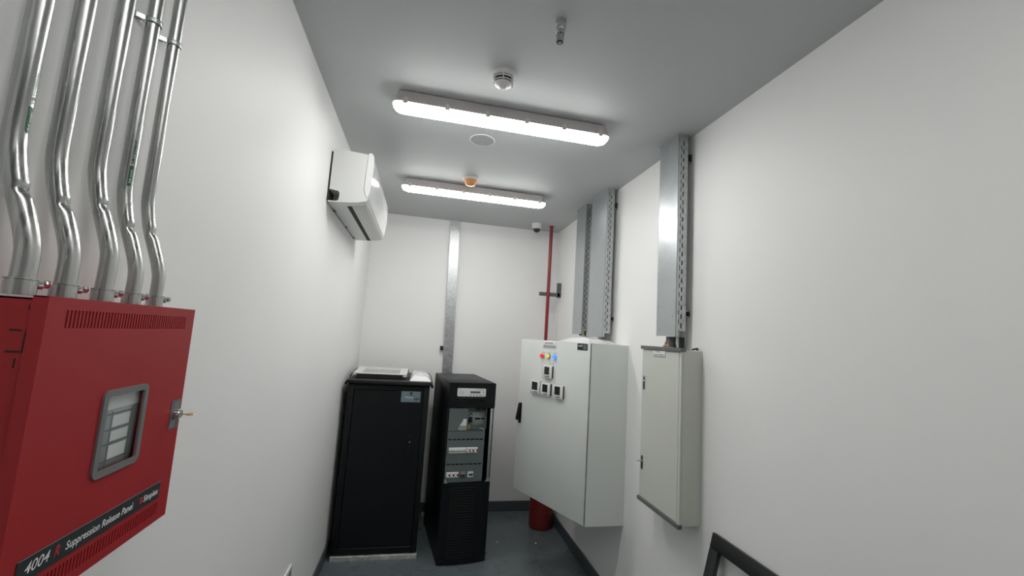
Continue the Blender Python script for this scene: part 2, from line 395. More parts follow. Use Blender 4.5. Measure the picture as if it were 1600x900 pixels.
# nameplate strip and lettering
b = MB().box(PX, PX+.0012, .606, .8745, 1.3610, 1.3885, .0004, 1)
npl = b.build('nameplate', 'strip', t)
xx = PX+.0012
T_ = lambda s, k, y, w, h, z=1.3700, **kw: text(s, 'lettering', k, npl, (xx, y, z), (0, 1, 0), (0, 0, 1), width=w, height=h, **kw)
T_('4004', 'txt', .6165, .0335, .0125, shear=.2, bold=.002)
T_('R', 'txtr', .6565, .0085, .0125, shear=.25, bold=.03)
T_('Suppression Release Panel', 'txt', .6745, .1290, .0100, shear=.15)
T_('Simplex', 'txt', .8295, .0390, .0095, shear=.1, bold=.018)
MB().box(xx, xx+.0004, .8200, .8270, 1.3700, 1.3790).build('logo_mark', 'txtr', npl)
b = MB().m('mgrey').box(PX, PX+.0008, .8735, .9015, 1.474, 1.524); b.m('txtg')
for k in range(4):
    z = 1.518-.0035*k; b.box(PX+.0008, PX+.0011, .883, .8985, z, z+.0016)
    z = 1.4775+.0035*k; b.box(PX+.0008, PX+.0011, .8755, .890, z, z+.0016)
lk = b.build('lock_plate', None, t)
MB().lathe([(.0085, 0), (.0085, .006), (.007, .009), (.0, .009)], (PX+.0008, .8885, 1.499), (1, 0, 0), 20).build('lock_cylinder', 'zinc', lk)
b = MB().box(PX+.0098, PX+.020, .8870, .8900, 1.4983, 1.4995)
b.lathe([(.0062, -.0008), (.0072, 0), (.0062, .0008)], (PX+.0245, .8895, 1.4988), (0, -.10, 1), 18)
b.build('key', 'brass', lk)

# ------------------------------------------------------------------ conduits
def conduit(y, label, sticker=None, strap=None, rad=.0108, dz=0, zc=1.818, dent=True):
    xu, xl, dy = .0195, .0565, 0
    t = thing('conduit', label, 'conduit', (xl, y+dy, PZ1), group='steel conduits rising from the red panel')
    P = [(xl, y, 1.690), (xl+.001, y, 1.735+dz), (xl-.003, y, 1.760+dz), (.0440, y, 1.790+dz), (.0310, y, 1.828+dz), (.0230, y, 1.864+dz), (.0200, y, 1.888+dz), (xu, y, 1.915+dz)]
    pts = samp(P, 9)+[Vector((xu, y, z)) for z in (2.1, 2.3, 2.55, H)]
    b = MB(); b.tube(pts, rad, 20)
    if dent:                                                    # crease on the inside of the upper bend
        for v in b.b.verts:
            k = math.exp(-((v.co.z-zc)/.0050)**2)*max(0, (v.co.x-.0330)/rad)
            v.co.x -= .0040*k
    b.build('tube', 'conduit', t)
    b = MB(); r1 = rad+.0028
    b.lathe([(r1, 0), (r1, .018), (r1+.0014, .0185), (r1+.0014, .0200), (r1-.002, .0205)], (xl, y+dy, 1.6875), seg=28)
    b.cyl((xl+r1*.4, y+dy+r1*.6, 1.700), (xl+r1*.5+.004, y+dy+r1+.001, 1.700), .004, 12)
    cn = b.build('connector', 'conduit', t)
    d = Vector((.45, .89, 0)).normalized(); p = Vector((xl, y+dy, 1.703))+d*(r1-.002)
    b = MB().cyl(p, p+d*.009, .0030, 10); b.lathe([(.0048, .009), (.0052, .0105), (.0052, .0135), (.004, .015)], p, d, 8, False)
    b.m('dark'); b.mats = ['zinc', 'dark']
    for f in b.b.faces: f.material_index = 0
    b.box(-.0006, .0006, -.0045, .0045, -.0002, .0004, X=Matrix.Translation(p+d*.0150) @ d.to_track_quat('Z', 'Y').to_matrix().to_4x4())
    b.build('set_screw', None, cn)
    if sticker:
        z0, ang = sticker; a0 = R(ang)
        b = MB(); rr = rad+.0003; seg = 6
        v = [[b.b.verts.new((xu+rr*math.cos(a0+R(16)*(k/seg*2-1)), y+rr*math.sin(a0+R(16)*(k/seg*2-1)), z)) for k in range(seg+1)] for z in (z0, z0+.036)]
        for k in range(seg): b._face((v[0][k], v[0][k+1], v[1][k+1], v[1][k]), True)
        st = b.build('sticker', 'green', t)
        nrm = Vector((math.cos(a0), math.sin(a0), 0)); side = Vector((-math.sin(a0), math.cos(a0), 0))
        text('E.M.T CONDUIT', 'lettering', 'green', st, Vector((xu, y, z0+.041))+nrm*(rad+.0004)+side*.0018, (0, 0, 1), -side, width=.042, height=.0036)
        text('24 mm', 'lettering', 'txt', st, Vector((xu, y, z0+.005))+nrm*(rad+.0006)+side*.0012, (0, 0, 1), -side, width=.024, height=.0028)
    if strap:
        z = strap; b = MB(); w = .0085; n = 14; rr = rad+.0006; th = .0012
        arc = [(xu+rr*math.cos(R(a)), y+rr*math.sin(R(a))) for a in [-118+k*(118+95)/n for k in range(n+1)]]
        prof = arc
        pi_ = [(px, py) for px, py in prof]; po = [(xu+(px-xu)*(1+th/rr), y+(py-y)*(1+th/rr)) for px, py in prof]
        for k in range(n):
            A = [b.b.verts.new((q[0], q[1], zz)) for q in (pi_[k], pi_[k+1], po[k+1], po[k]) for zz in (z-w/2, z+w/2)]
            b._face((A[0], A[2], A[3], A[1])); b._face((A[4], A[6], A[7], A[5])); b._face((A[2], A[4], A[5], A[3])); b._face((A[6], A[0], A[1], A[7]))
            b._face((A[0], A[6], A[4], A[2])); b._face((A[1], A[3], A[5], A[7]))
        for zz in (z-w/2, z+w/2-.0008):                        # raised edge ribs
            b.lathe([(rr+th, 0), (rr+th+.0010, .0002), (rr+th+.0010, .0007), (rr+th, .0009), (rr+th, 0)], (xu, y, zz), seg=36)
        b.prism([(y-.027, z-.005), (y-.024, z-.0065), (y-.010, z-w/2), (y-.010, z+w/2), (y-.024, z+.0065), (y-.027, z+.005), (y-.0285, z)], 0, .0002, .0016)
        b.prism([(.0016, y-.020), (.0016, y-.008), (xu-.008, y-.0095), (xu-.006, y-.012)], 2, z-w/2, z+w/2)
        sp_ = b.build('pipe_strap', 'galv', t)
        MB().lathe([(.0042, 0), (.0038, .0018), (.002, .0026), (0, .0026)], (.0016, y-.0215, z), (1, 0, 0), 14).build('screw', 'zinc', sp_)
    return t
conduit(.628, 'bright steel conduit above the red panel, nearest the viewer, with green sticker', sticker=(1.889, 5), rad=.0118)
conduit(.692, 'bright steel conduit above the red panel, second from the viewer, no sticker or clamp', dz=.002, rad=.0114)
conduit(.765, 'bright steel conduit in the middle of the row of five above the red panel', dz=.016, zc=1.838, rad=.0110)
conduit(.832, 'bright steel conduit above the red panel, with both green sticker and wall clamp', sticker=(1.889, -32), strap=2.196, rad=.0104)
conduit(.896, 'bright steel conduit above the red panel, farthest of the five, clamped, without sticker', strap=2.199, zc=1.824, rad=.0100)

# ------------------------------------------------------------------ air conditioner
t = thing('air_conditioner', 'white split air conditioner high on the left wall', 'air conditioner', (0, 2.80, 2.31))
AY0, AY1 = 2.300, 3.270
MB().box(0, .010, AY0+.006, AY1-.02, 2.325, 2.590).build('wall_bracket', 'blackm', t)
side = [(.010, 2.600), (.060, 2.604), (.186, 2.596), (.183, 2.52), (.179, 2.42), (.181, 2.395), (.192, 2.366), (.206, 2.350), (.196, 2.338), (.16, 2.328), (.11, 2.322), (.05, 2.318), (.008, 2.316)]
cx0, cx1, cz0, cz1 = -.01, .052, 2.326, 2.378
notch = [(.008, 2.314), (.008, 2.3215), (.052, 2.3235), (.060, 2.331), (.062, 2.366), (.054, 2.378), (.010, 2.383)]
end = side[:-1]+notch
b = MB().prism(end, 1, AY0, AY0+.11); b.prism(side, 1, AY0+.11, AY1)
b.build('casing', 'acw', t, sharp=30)
fp = [(.187, 2.600), (.196, 2.606), (.208, 2.602), (.216, 2.585), (.2195, 2.53), (.217, 2.45), (.210, 2.385), (.205, 2.362), (.2065, 2.352), (.194, 2.366), (.183, 2.395), (.181, 2.42), (.185, 2.52)]
b = MB().prism(fp, 1, AY0-.002, AY1+.002, smooth=True)
b.build('front_panel', 'acg', t, sharp=50)
b = MB()
bz = lambda x: 2.316+.012*(x/.16)**1.5
for (x0, x1) in ((.094, .117),):
    b.prism([(x0, bz(x0)-.0030), (x1, bz(x1)-.0030), (x1, bz(x1)+.004), (x0, bz(x0)+.004)], 1, AY0+.075, AY1-.012)
b.build('air_outlet', 'dark', t)
b = MB().prism([(.118, 2.3200), (.190, 2.3310), (.190, 2.337), (.118, 2.327)], 1, AY0+.075, AY1-.012, bev=.001)
b.build('louvre', 'acw', t)
for y in (2.47, 2.85, 3.17): MB().box(.004, .014, y, y+.03, 2.312, 2.318).build('clip', 'mgrey', t)

# ------------------------------------------------------------------ galvanised trunking
def trunk(y0, y1, zb, label, cat='cable trunking', brk=((2.70, .045), (1.86, .03)), near=0):
    xf, xb = 1.787, 1.843
    t = thing('cable_trunking', label, cat, (xb, (y0+y1)/2, zb), group='galvanised trunkings on the right wall')
    # cover: front sheet with small returns
    b = MB().box(xf, xf+.0015, y0, y1, zb, H-.003)
    b.box(xf, xf+.014, y0, y0+.0015, zb, H-.003); b.box(xf, xf+.014, y1-.0015, y1, zb, H-.003)
    cv = b.build('cover', 'galv', t)
    for (y, z) in ((y0+.03, 1.83), (y1-.03, 1.76), (y1-.015, 1.885), (y0+.02, 1.96)):
        MB().lathe([(.0030, 0), (.002, .0012)], (xf, y, z), (-1, 0, 0), 10).build('screw', 'strut', cv)
    # slotted tray sides and back
    ya = y0+.003; z0 = zb+.028; pitch = .046; holes = []; z = z0+.014
    while z < H-.05:
        holes.append((.0275, .0335, round(z, 4), round(z+.024, 4)))
        zz = z+pitch*.45
        if zz+.024 < H-.02: holes.append((.0135, .0190, round(zz, 4), round(zz+.024, 4)))
        z += pitch
    for yy, n in ((ya, 'near'), (y1-.0045, 'far')):
        MB().plate((xf+.001, yy, 0), (1, 0, 0), (0, 0, 1), (0, .0015, 0), (.002, .056), (z0, H-.003), holes).build('slotted_side', 'galvd', t)
    MB().box(xb-.0005, xb+.001, ya+.0015, y1-.005, z0, H-.003).build('tray_back', 'galvd', t)
    MB().box(xf+.006, xb-.004, ya+.006, y1-.010, z0+.02, H-.004, .008, 2).build('dark_fill', 'cable', t)  # solid black block added to darken the slots, in place of cables
    MB().box(xf-.003, xb, y0-.003, y1+.002, H-.006, H, .0008, 1).build('ceiling_flange', 'galv', t)
    for z, h in brk:                                     # short strut brackets to the wall
        b = MB(); ym = y0+.012
        b.box(xb+.0012, W, ym, ym+.028, z-.0012, z+.0005); b.box(xb+.0012, W, ym, ym+.028, z-h+.002, z-h+.0035)
        b.box(xb+.0012, W, ym+.0265, ym+.028, z-h+.0035, z-.0012)
        b.box(W-.0015, W, ym, ym+.028, z-h+.0035, z-.0012)
        b.build('strut_bracket', 'galvd', t)
        MB().box(xb+.008, W-.006, ym+.012, ym+.026, z-h+.006, z-.004).build('bracket_insert', 'blackm', t)
    return t
trunk(1.912, 2.090, 1.729, 'tall galvanised trunking nearest on the right wall, above the narrow beige cabinet')
trunk(2.785, 3.070, 1.713, 'tall galvanised trunking above the large grey cabinet, the wider and nearer of two')
trunk(3.190, 3.400, 1.731, 'tall galvanised trunking farthest on the right wall, mostly behind the wider one')
# extra overlapping splice plate on the nearest tray
# back-wall trunking, slightly out of plumb
t = thing('cable_trunking', 'narrow shiny galvanised trunking on the back wall, rising above the open black unit', 'cable trunking', (.845, D, .9))
b = MB(); yf = D-.035
sl = (.853-.788)/1.9
def bx(z): return .788-(z-2.8)*(-(.823-.788)/1.498)*-1
xt, xb_ = .788, .823                                    # centre at the ceiling, centre at z 1.30
cx = lambda z: xt+(xb_-xt)*(2.8-z)/1.5
hw = .047
V = [[b.b.verts.new((cx(z)+s*hw, y, z)) for s, y in ((-1, D), (-1, yf), (1, yf), (1, D))] for z in (.95, H-.002)]
for k in range(4): b._face((V[0][k], V[0][(k+1) % 4], V[1][(k+1) % 4], V[1][k]))
b._face(V[0]); b._face(V[1]); b.build('cover', 'galvd', t)
MB().box(cx(2.77)-hw-.002, cx(2.77)+hw+.002, yf-.003, D, 2.745, H, .001, 1).build('end_collar', 'galv', t)
for z in (2.3, 1.75, 1.45): MB().lathe([(.004, 0), (.003, .002)], (cx(z)+.03, yf, z), (0, -1, 0), 10).build('screw', 'strut', t)
b = MB().m('blackm').box(.738, .766, D-.03, D, 1.505, 1.545, .002, 1); b.m('zinc').box(.741, .766, D-.032, D-.030, 1.49, 1.503, .001, 1)
tag(b.build('pipe_clip'), 'tiny black clip on the back wall at the left edge of the narrow trunking', 'clip')

# ------------------------------------------------------------------ fire suppression pipe, bracket and cylinder
PXc, PYc = 1.7345, 3.985
t = thing('red_pipe', 'thin red vertical pipe dropping from the ceiling in the back right corner', 'pipe', (PXc, PYc, H))
pts = [(PXc, PYc, H), (PXc, PYc, 1.30)]+samp([(PXc, PYc, 1.30), (PXc, PYc, 1.18), (PXc, PYc-.03, 1.13), (PXc, 3.90, 1.12)], 5)[1:]
MB().tube(pts, .0165, 16).build('tube', 'redpipe', t)
MB().lathe([(.026, 0), (.026, .004), (.018, .012)], (PXc, PYc, H), (0, 0, -1), 24).build('ceiling_collar', 'redpipe', t)
MB().lathe([(.0163, -.009), (.0180, -.009), (.0180, .009), (.0163, .009), (.0163, -.009)], (PXc, PYc, 2.116)).build('pipe_clamp', 'redpipe', t)
t = thing('pipe_bracket', 'dark grey angled channel bracket holding the thin red pipe', 'bracket', (W, 4.02, 2.17))
b = MB(); b.box(1.655, W-.012, 4.004, 4.030, 2.098, 2.134, .001, 1); b.build('arm', 'strut', t)
b = MB(); b.box(W-.040, W-.001, 4.004, 4.034, 2.090, 2.236, .001, 1); b.build('wall_channel', 'strut', t)

gx, gy = 1.7395, 3.868
t = thing('gas_cylinder', 'dark red round cylinder standing on the floor under the large grey cabinet door', 'gas cylinder', (gx, gy, 0))
MB().lathe([(.098, 0), (.104, .012), (.105, .02), (.105, .148), (.1035, .150), (.1035, .153), (.105, .155), (.105, .88), (.098, .93), (.07, .975), (.034, .995), (.034, 1.02)], (gx, gy, 0), seg=48).build('body', 'redcyl', t)
b = MB().cyl((gx, gy, 1.02), (gx, gy, 1.09), .025, 16, bev=.003); b.cyl((gx, gy, 1.09), (gx, gy, 1.15), .017, 16, bev=.002)
b.build('valve', 'brass', t)

# ------------------------------------------------------------------ large grey cabinet with its door ajar
BX, BY0, BY1, BZ0, BZ1 = 1.617, 2.566, 3.318, .549, 1.665
t = thing('electrical_cabinet', 'large light grey wall cabinet with its door ajar, round indicator lamps and square meters', 'electrical cabinet', (W, (BY0+BY1)/2, BZ0))
b = MB(); th = .0018
b.box(BX, W, BY0, BY0+th, BZ0, BZ1); b.box(BX, W, BY1-th, BY1, BZ0, BZ1); b.box(BX, W, BY0+th, BY1-th, BZ0, BZ0+th)
b.box(BX, W, BY0+th, BY1-th, BZ1-th, BZ1); b.box(W-th, W, BY0+th, BY1-th, BZ0+th, BZ1-th)
b.box(BX, BX+th, BY0, BY0+.022, BZ0+th, BZ1-th); b.box(BX, BX+th, BY1-.022, BY1, BZ0+th, BZ1-th)
b.build('body', 'cab', t)
MB().box(W-.03, W-.027, BY0+.05, BY1-.05, BZ0+.05, BZ1-.05).build('mounting_plate', 'lgrey', t)
b = MB().m('scuff'); b.prism([(W-.060, BZ0+.045), (W-.036, BZ0+.040), (W-.030, BZ0+.075), (W-.038, BZ0+.078), (W-.041, BZ0+.15), (W-.044, BZ0+.15), (W-.046, BZ0+.082), (W-.058, BZ0+.066)], 1, BY0-.0003, BY0+.0002)
b.prism([(W-.075, 1.110), (W-.062, 1.130), (W-.050, 1.112), (W-.061, 1.124)], 1, BY0-.0003, BY0+.0002)
b.build('scuff_mark', None, t)
Hn = Vector((BX-.002, BY0, BZ0)); Fd = Vector((1.321, 3.247, 0))-Vector((1.617, 2.566, 0)); ang = math.atan2(Fd.y, Fd.x); DL = .7425
dr = bpy.data.objects.new('door', None); C.objects.link(dr); dr.parent = t; dr.location = Hn-Vector(t.location); dr.rotation_euler = (0, 0, ang)
# door local: x along the door from the hinge, y>0 = outward (towards -X room side), z up from BZ0
dz = BZ1-BZ0
b = MB().box(.008, DL, -.016, 0, .001, dz-.001, .0018, 2); b.build('door_leaf', 'cab', dr, local=True)
MB().box(.0, .008, -.014, -.004, .004, dz-.004).build('dark_seam_strip', 'blackm', dr, local=True)  # dark strip added in the hinge gap to paint its shaded seam
def meter(s0, s1, z0, z1):
    z0 -= BZ0; z1 -= BZ0; b = MB()
    b.m('blackm').box(s0+.004, s1-.004, 0, .014, z0+.003, z1-.003)
    b.m('white').box(s0, s1, .014, .022, z0, z1, .003, 2)
    b.m('lcd').box(s0+.024, s1-.022, .022, .0225, z0+.024, z1-.010)
    b.m('txtd').box(s0+.024, s0+.060, .022, .0224, z0+.008, z0+.014); b.box(s1-.034, s1-.028, .022, .0224, z0+.007, z0+.013)
    b.build('meter', None, dr, local=True)
for a in ((.349, .448, 1.401, 1.489), (.470, .580, 1.278, 1.369), (.358, .460, 1.277, 1.365), (.228, .329, 1.277, 1.367)): meter(*a)
for s, k in ((.476, 'lred'), (.410, 'lyel'), (.341, 'lblu')):
    b = MB().m('silver' if k != 'lyel' else 'blackm').lathe([(.018, 0), (.018, .004), (.016, .005)], (s, 0, 1.552-BZ0), (0, 1, 0), 20)
    b.m(k).lathe([(.0155, .005), (.0155, .013), (.012, .019), (0, .020)], (s, 0, 1.552-BZ0), (0, 1, 0), 20)
    b.build('indicator_lamp', None, dr, local=True)
b = MB().m('white')
for s in (.500, .435, .370): b.box(s-.052, s-.004, 0, .0006, 1.572-BZ0, 1.586-BZ0)
b.m('txtg')
for s in (.500, .435, .370): b.box(s-.044, s-.012, .0006, .0009, 1.577-BZ0, 1.5795-BZ0)
b.build('lamp_label', None, dr, local=True)
b = MB().m('white').box(.334, .476, 0, .003, 1.613-BZ0, 1.661-BZ0, .0008, 1); b.m('txtg')
for k, (a, c) in enumerate(((.372, .384), (.388, .398), (.401, .413), (.418, .430), (.434, .452))): b.box(a, c, .003, .0033, 1.641-BZ0, 1.652-BZ0)
for a, c in ((.346, .372), (.376, .392), (.396, .425), (.429, .464)): b.box(a, c, .003, .0033, 1.622-BZ0, 1.629-BZ0)
b.build('name_label', None, dr, local=True)
b = MB().m('blackm').box(.032, .124, 0, .0015, 1.6165-BZ0, 1.6595-BZ0); b.m('lgrey').prism([(.076, 1.6385-BZ0), (.112, 1.6365-BZ0), (.120, 1.6440-BZ0), (.106, 1.6500-BZ0), (.076, 1.6525-BZ0)], 1, .0015, .0019)
b.m('ugrey').box(.040, .070, .0015, .0019, 1.650-BZ0, 1.654-BZ0); b.box(.040, .070, .0015, .0019, 1.622-BZ0, 1.642-BZ0)
b.m('lgrey').box(.040, .070, .0015, .0021, 1.6455-BZ0, 1.6475-BZ0)
b.build('maker_label', None, dr, local=True)
b = MB().m('blackp').box(.692, .716, 0, .010, 1.032-BZ0, 1.183-BZ0, .003, 2)
b.prism([(.010, 1.180-BZ0), (.018, 1.180-BZ0), (.040, 1.072-BZ0), (.038, 1.056-BZ0), (.026, 1.056-BZ0), (.020, 1.080-BZ0), (.010, 1.15-BZ0)], 0, .695, .713, bev=.002)
b.cyl((.704, .008, 1.044-BZ0), (.704, .014, 1.044-BZ0), .008, 14)
b.build('handle', None, dr, local=True)
for z in (.12, .56, 1.0): MB().cyl((.012, -.021, z), (.012, -.021, z+.05), .0045, 10).build('hinge', 'zinc', dr, local=True)
b = MB().m('scuff')
b.prism([(.020, .035), (.026, .030), (.030, .15), (.026, .155)], 1, -.0001, .0003); b.prism([(.655, .04), (.660, .04), (.667, .09), (.663, .09)], 1, -.0001, .0003)
b.build('scuff_mark', None, dr, local=True)

def crumple(x0, x1, y0, y1, z0, hgt, name, key, seed, nx=28, ny=28, env=None, amp=.5, label='', cat=''):
    b = MB(); off = Vector((seed*3.1, seed*1.7, 0))
    g = []
    for i in range(nx+1):
        row = []
        for j in range(ny+1):
            u, v = i/nx, j/ny; e = env(u, v) if env else 1
            ed = min(u, 1-u, v, 1-v); f = min(1, ed*7)
            x = x0+(x1-x0)*u+.012*noise.noise(Vector((u*5, v*5, 1))+off)*f; y = y0+(y1-y0)*v+.012*noise.noise(Vector((u*5, v*5, 4))+off)*f
            nz = noise.ridged_multi_fractal(Vector((u*2.6, v*2.6, 0))+off, .9, 2.1, 4, 1.0, 2.0)*.35
            z = z0+.0015+hgt*e*f*(1-amp+amp*min(1.2, max(0, nz))); row.append(b.b.verts.new((x, y, z)))
        g.append(row)
    lo = [[b.b.verts.new((v.co.x, v.co.y, z0+.0005)) for v in row] for row in g]
    for i in range(nx):
        for j in range(ny):
            b._face((g[i][j], g[i+1][j], g[i+1][j+1], g[i][j+1]), True); b._face((lo[i][j], lo[i][j+1], lo[i+1][j+1], lo[i+1][j]))
    for i in range(nx): b._face((g[i][0], lo[i][0], lo[i+1][0], g[i+1][0])); b._face((g[i][ny], g[i+1][ny], lo[i+1][ny], lo[i][ny]))
    for j in range(ny): b._face((g[0][j], g[0][j+1], lo[0][j+1], lo[0][j])); b._face((g[nx][j], lo[nx][j], lo[nx][j+1], g[nx][j+1]))
    return tag(b.build(name, key, sharp=60), label, cat)
crumple(1.628, 1.865, 2.66, 3.29, BZ1, .052, 'plastic_sheet', 'bag', 3, env=lambda u, v: (.25+.75*math.sin(math.pi*min(1, .15+v*.85)))*(1-.45*u), amp=.35,
        label='crumpled white plastic sheet lying on top of the large grey cabinet', cat='plastic sheet')
def cable(pts, r, key, name, label, n=6): return tag(MB().tube(samp(pts, n), r, 12).build(name, key), label, 'cable', 'cables entering the wall cabinets')
cable([(1.813, 3.212, 1.83), (1.813, 3.212, 1.76), (1.815, 3.215, 1.722)], .007, 'yg', 'cable', 'yellow-green earth cable under the farthest trunking on the right wall')
cable([(1.832, 3.235, 1.84), (1.832, 3.235, 1.76), (1.834, 3.235, 1.722)], .011, 'cable', 'cable', 'black cable behind the yellow-green one under the farthest trunking', 5)
cable([(1.806, 3.26, 1.85), (1.806, 3.26, 1.77), (1.808, 3.26, 1.722)], .012, 'cable', 'cable', 'black cable left of the yellow-green one under the farthest trunking', 5)
cable([(1.812, 2.84, 1.75), (1.812, 2.84, 1.73), (1.812, 2.83, 1.712)], .013, 'cable', 'cable', 'black cable stub under the near corner of the wider trunking above the large cabinet', 5)
cable([(1.812, 2.90, 1.75), (1.812, 2.90, 1.73), (1.812, 2.90, 1.712)], .014, 'sheath', 'cable', 'dark grey cable stub under the middle of the wider trunking above the large cabinet', 5)

# ------------------------------------------------------------------ narrow beige-grey cabinet
SX, SY0, SY1, SZ0, SZ1 = 1.772, 1.822, 2.190, .862, 1.662
t = thing('electrical_cabinet', 'narrow beige-grey wall cabinet with dark edge strips, under the nearest trunking', 'electrical cabinet', (W, (SY0+SY1)/2, SZ0))
MB().box(SX, W, SY0, SY1, SZ0, SZ1, .0015, 1).build('body', 'cab2', t)
SD = SX-.010
MB().box(SD, SX-.0012, SY0+.020, SY1-.006, SZ0+.010, SZ1-.010, .0015, 1).build('door', 'cab2', t)
MB().box(SD+.001, SX-.0002, SY0+.001, SY0+.0185, SZ0+.004, SZ1-.004, .001, 1).build('hinge_frame', 'cab2', t)
MB().box(SD-.008, SX+.012, SY0-.004, SY1+.003, SZ1-.008, SZ1+.010, .001, 1).build('top_strip', 'capg', t)
MB().box(SD-.008, SX+.004, SY0-.004, SY1+.003, SZ0-.010, SZ0+.009, .001, 1).build('bottom_strip', 'capg', t)
b = MB().m('white').box(SD-.003, SD, 1.957, 2.071, 1.620, 1.652, .0006, 1); b.m('txtg')
for a, c in ((2.044, 2.034), (2.030, 2.022), (2.017, 2.005)): b.box(SD-.0033, SD-.003, c, a, 1.641, 1.6475)
for a, c in ((2.058, 2.020), (2.014, 1.972)): b.box(SD-.0033, SD-.003, c, a, 1.6285, 1.633)
b.build('name_label', None, t)
for z0, z1, lever in ((1.434, 1.510, 0), (1.014, 1.086, 1)):
    b = MB().m('zinc').box(SD-.003, SD, 2.147, 2.169, z0, z1, .001, 1)
    b.m('blackm').box(SD-.0036, SD-.003, 2.152, 2.164, z0+.010, z1-.010)
    b.m('zinc').lathe([(.006, 0), (.006, .004), (.004, .006)], (SD-.003, 2.158, (z0+z1)/2+.008), (-1, 0, 0), 14)
    if lever: b.box(SD-.030, SD-.004, 2.156, 2.166, (z0+z1)/2+.004, (z0+z1)/2+.013, .002, 1)
    b.build('latch', None, t)
t2 = MB().tube(samp([(1.818, 2.000, 1.727), (1.818, 2.000, 1.71), (1.816, 2.000, 1.695), (1.814, 2.000, 1.674)], 4), .024, 20, rad=lambda k: .024+.008*max(0, k-.55)/.45)
tag(t2.build('cable_bundle', 'sheath'), 'thick dark cable bundle between the nearest trunking and the narrow cabinet', 'cable bundle')
cable([(1.847, 1.95, 1.726), (1.847, 1.95, 1.70), (1.847, 1.95, 1.668)], .014, 'cable', 'cable', 'black cable entering the narrow cabinet top right behind the thick bundle', 5)
b = MB()
for k in range(9):
    x, y = 1.790+random.uniform(-.008, .010), 2.00+random.uniform(-.03, .012); r = random.uniform(.004, .008)
    b.lathe([(r*math.sin(R(a)), -r*math.cos(R(a))) for a in (10, 40, 70, 100, 130, 160)], (x, y, SZ1+.010+r), seg=10)
tag(b.build('foam_filler', 'ofoam'), 'lumps of orange filler foam at the foot of the thick cable bundle', 'filler foam')
cable([(1.832, 1.842, 1.6665), (1.845, 1.835, 1.671), (1.858, 1.838, 1.668), (1.866, 1.850, 1.674), (1.850, 1.860, 1.6675)], .0042, 'cable', 'cable', 'short curled black cable lying on the right end of the narrow cabinet top', 6)

# ------------------------------------------------------------------ black frame leaning on the right wall
lean = math.atan2(.044, .167); L = .882/math.cos(lean)
t = thing('metal_frame', 'black rectangular metal frame leaning on the right wall', 'metal frame', (1.872-.882*math.tan(lean), 1.711, 0))
t.rotation_euler = (0, lean, 0)
def bar(y0, y1, z0, z1, n): MB().box(-.020, 0, y0, y1, z0, z1, .002, 2).build(n, 'framebk', t, local=True)
bar(-.052, 0, .006, L-.061, 'post'); bar(-.86, -.808, .006, L-.061, 'post'); bar(-.86, 0, L-.060, L, 'top_rail'); bar(-.807, -.053, .012, .060, 'bottom_rail')

# ------------------------------------------------------------------ black rack cabinet
RX0, RX1, RY, RYB = .042, .646, 3.410, 4.12
t = thing('rack_cabinet', 'tall black rack cabinet in the back left corner with a closed door', 'rack cabinet', ((RX0+RX1)/2, (RY+RYB)/2, 0))
MB().box(RX0, RX1, RY+.022, RYB, .036, 1.255, .004, 2).build('body', 'black', t)
b = MB(); b.box(RX0, RX0+.045, RY, RY+.021, .036, 1.246, .003, 2); b.box(RX1-.040, RX1, RY, RY+.021, .036, 1.246, .003, 2)
b.box(RX0+.045, RX1-.04, RY, RY+.021, 1.212, 1.246, .002, 1); b.box(RX0+.045, RX1-.04, RY, RY+.021, .036, .082, .002, 1); b.build('front_frame', 'black', t)
MB().box(RX0+.048, RX1-.043, RY+.003, RY+.018, .085, 1.209, .002, 1).build('door', 'blackp', t)
tp = [(RX0-.022, 1.250), (RX0-.020, 1.262), (RX0-.006, 1.284), (RX1+.008, 1.284), (RX1+.026, 1.262), (RX1+.028, 1.244), (RX1+.012, 1.244), (RX1+.005, 1.258), (RX0-.003, 1.262), (RX0-.006, 1.250)]
MB().prism(tp, 1, RY-.035, RYB+.01, bev=.002).build('top_cover', 'black', t)
b = MB().m('lblue').box(.4365, .581, RY-.0012+.003, RY+.003, 1.128, 1.209, .0004, 1); yq = RY+.0018
b.m('strip').lathe([(.0105, 0), (.0105, .0005)], (.510, yq, 1.194), (0, -1, 0), 20); b.box(.492, .535, yq-.0004, yq, 1.172, 1.176)
b.m('txt').box(.465, .527, yq-.0004, yq, 1.1625, 1.1675); b.m('lgrey').box(.482, .527, yq-.0004, yq, 1.148, 1.152)
b.m('strip').box(.548, .576, yq-.0004, yq, 1.160, 1.163); b.box(.534, .574, yq-.0004, yq, 1.147, 1.155); b.box(.544, .560, yq-.0004, yq, 1.1345, 1.139)
b.build('label_plate', None, t)
b = MB().m('blackp').box(.519, .541, RY-.006, RY+.003, .690, .885, .003, 2); b.box(.522, .538, RY-.016, RY-.006, .700, .800, .003, 2)
b.m('silver').cyl((.530, RY-.006, .833), (.530, RY-.009, .833), .0055, 14); b.m('blackp').cyl((.530, RY-.006, .868), (.530, RY-.012, .868), .009, 14)
b.build('swing_handle', None, t)
for z in (.28, .66, 1.05): MB().box(RX0+.043, RX0+.052, RY-.003, RY+.003, z, z+.035, .001, 1).build('hinge', 'blackp', t)
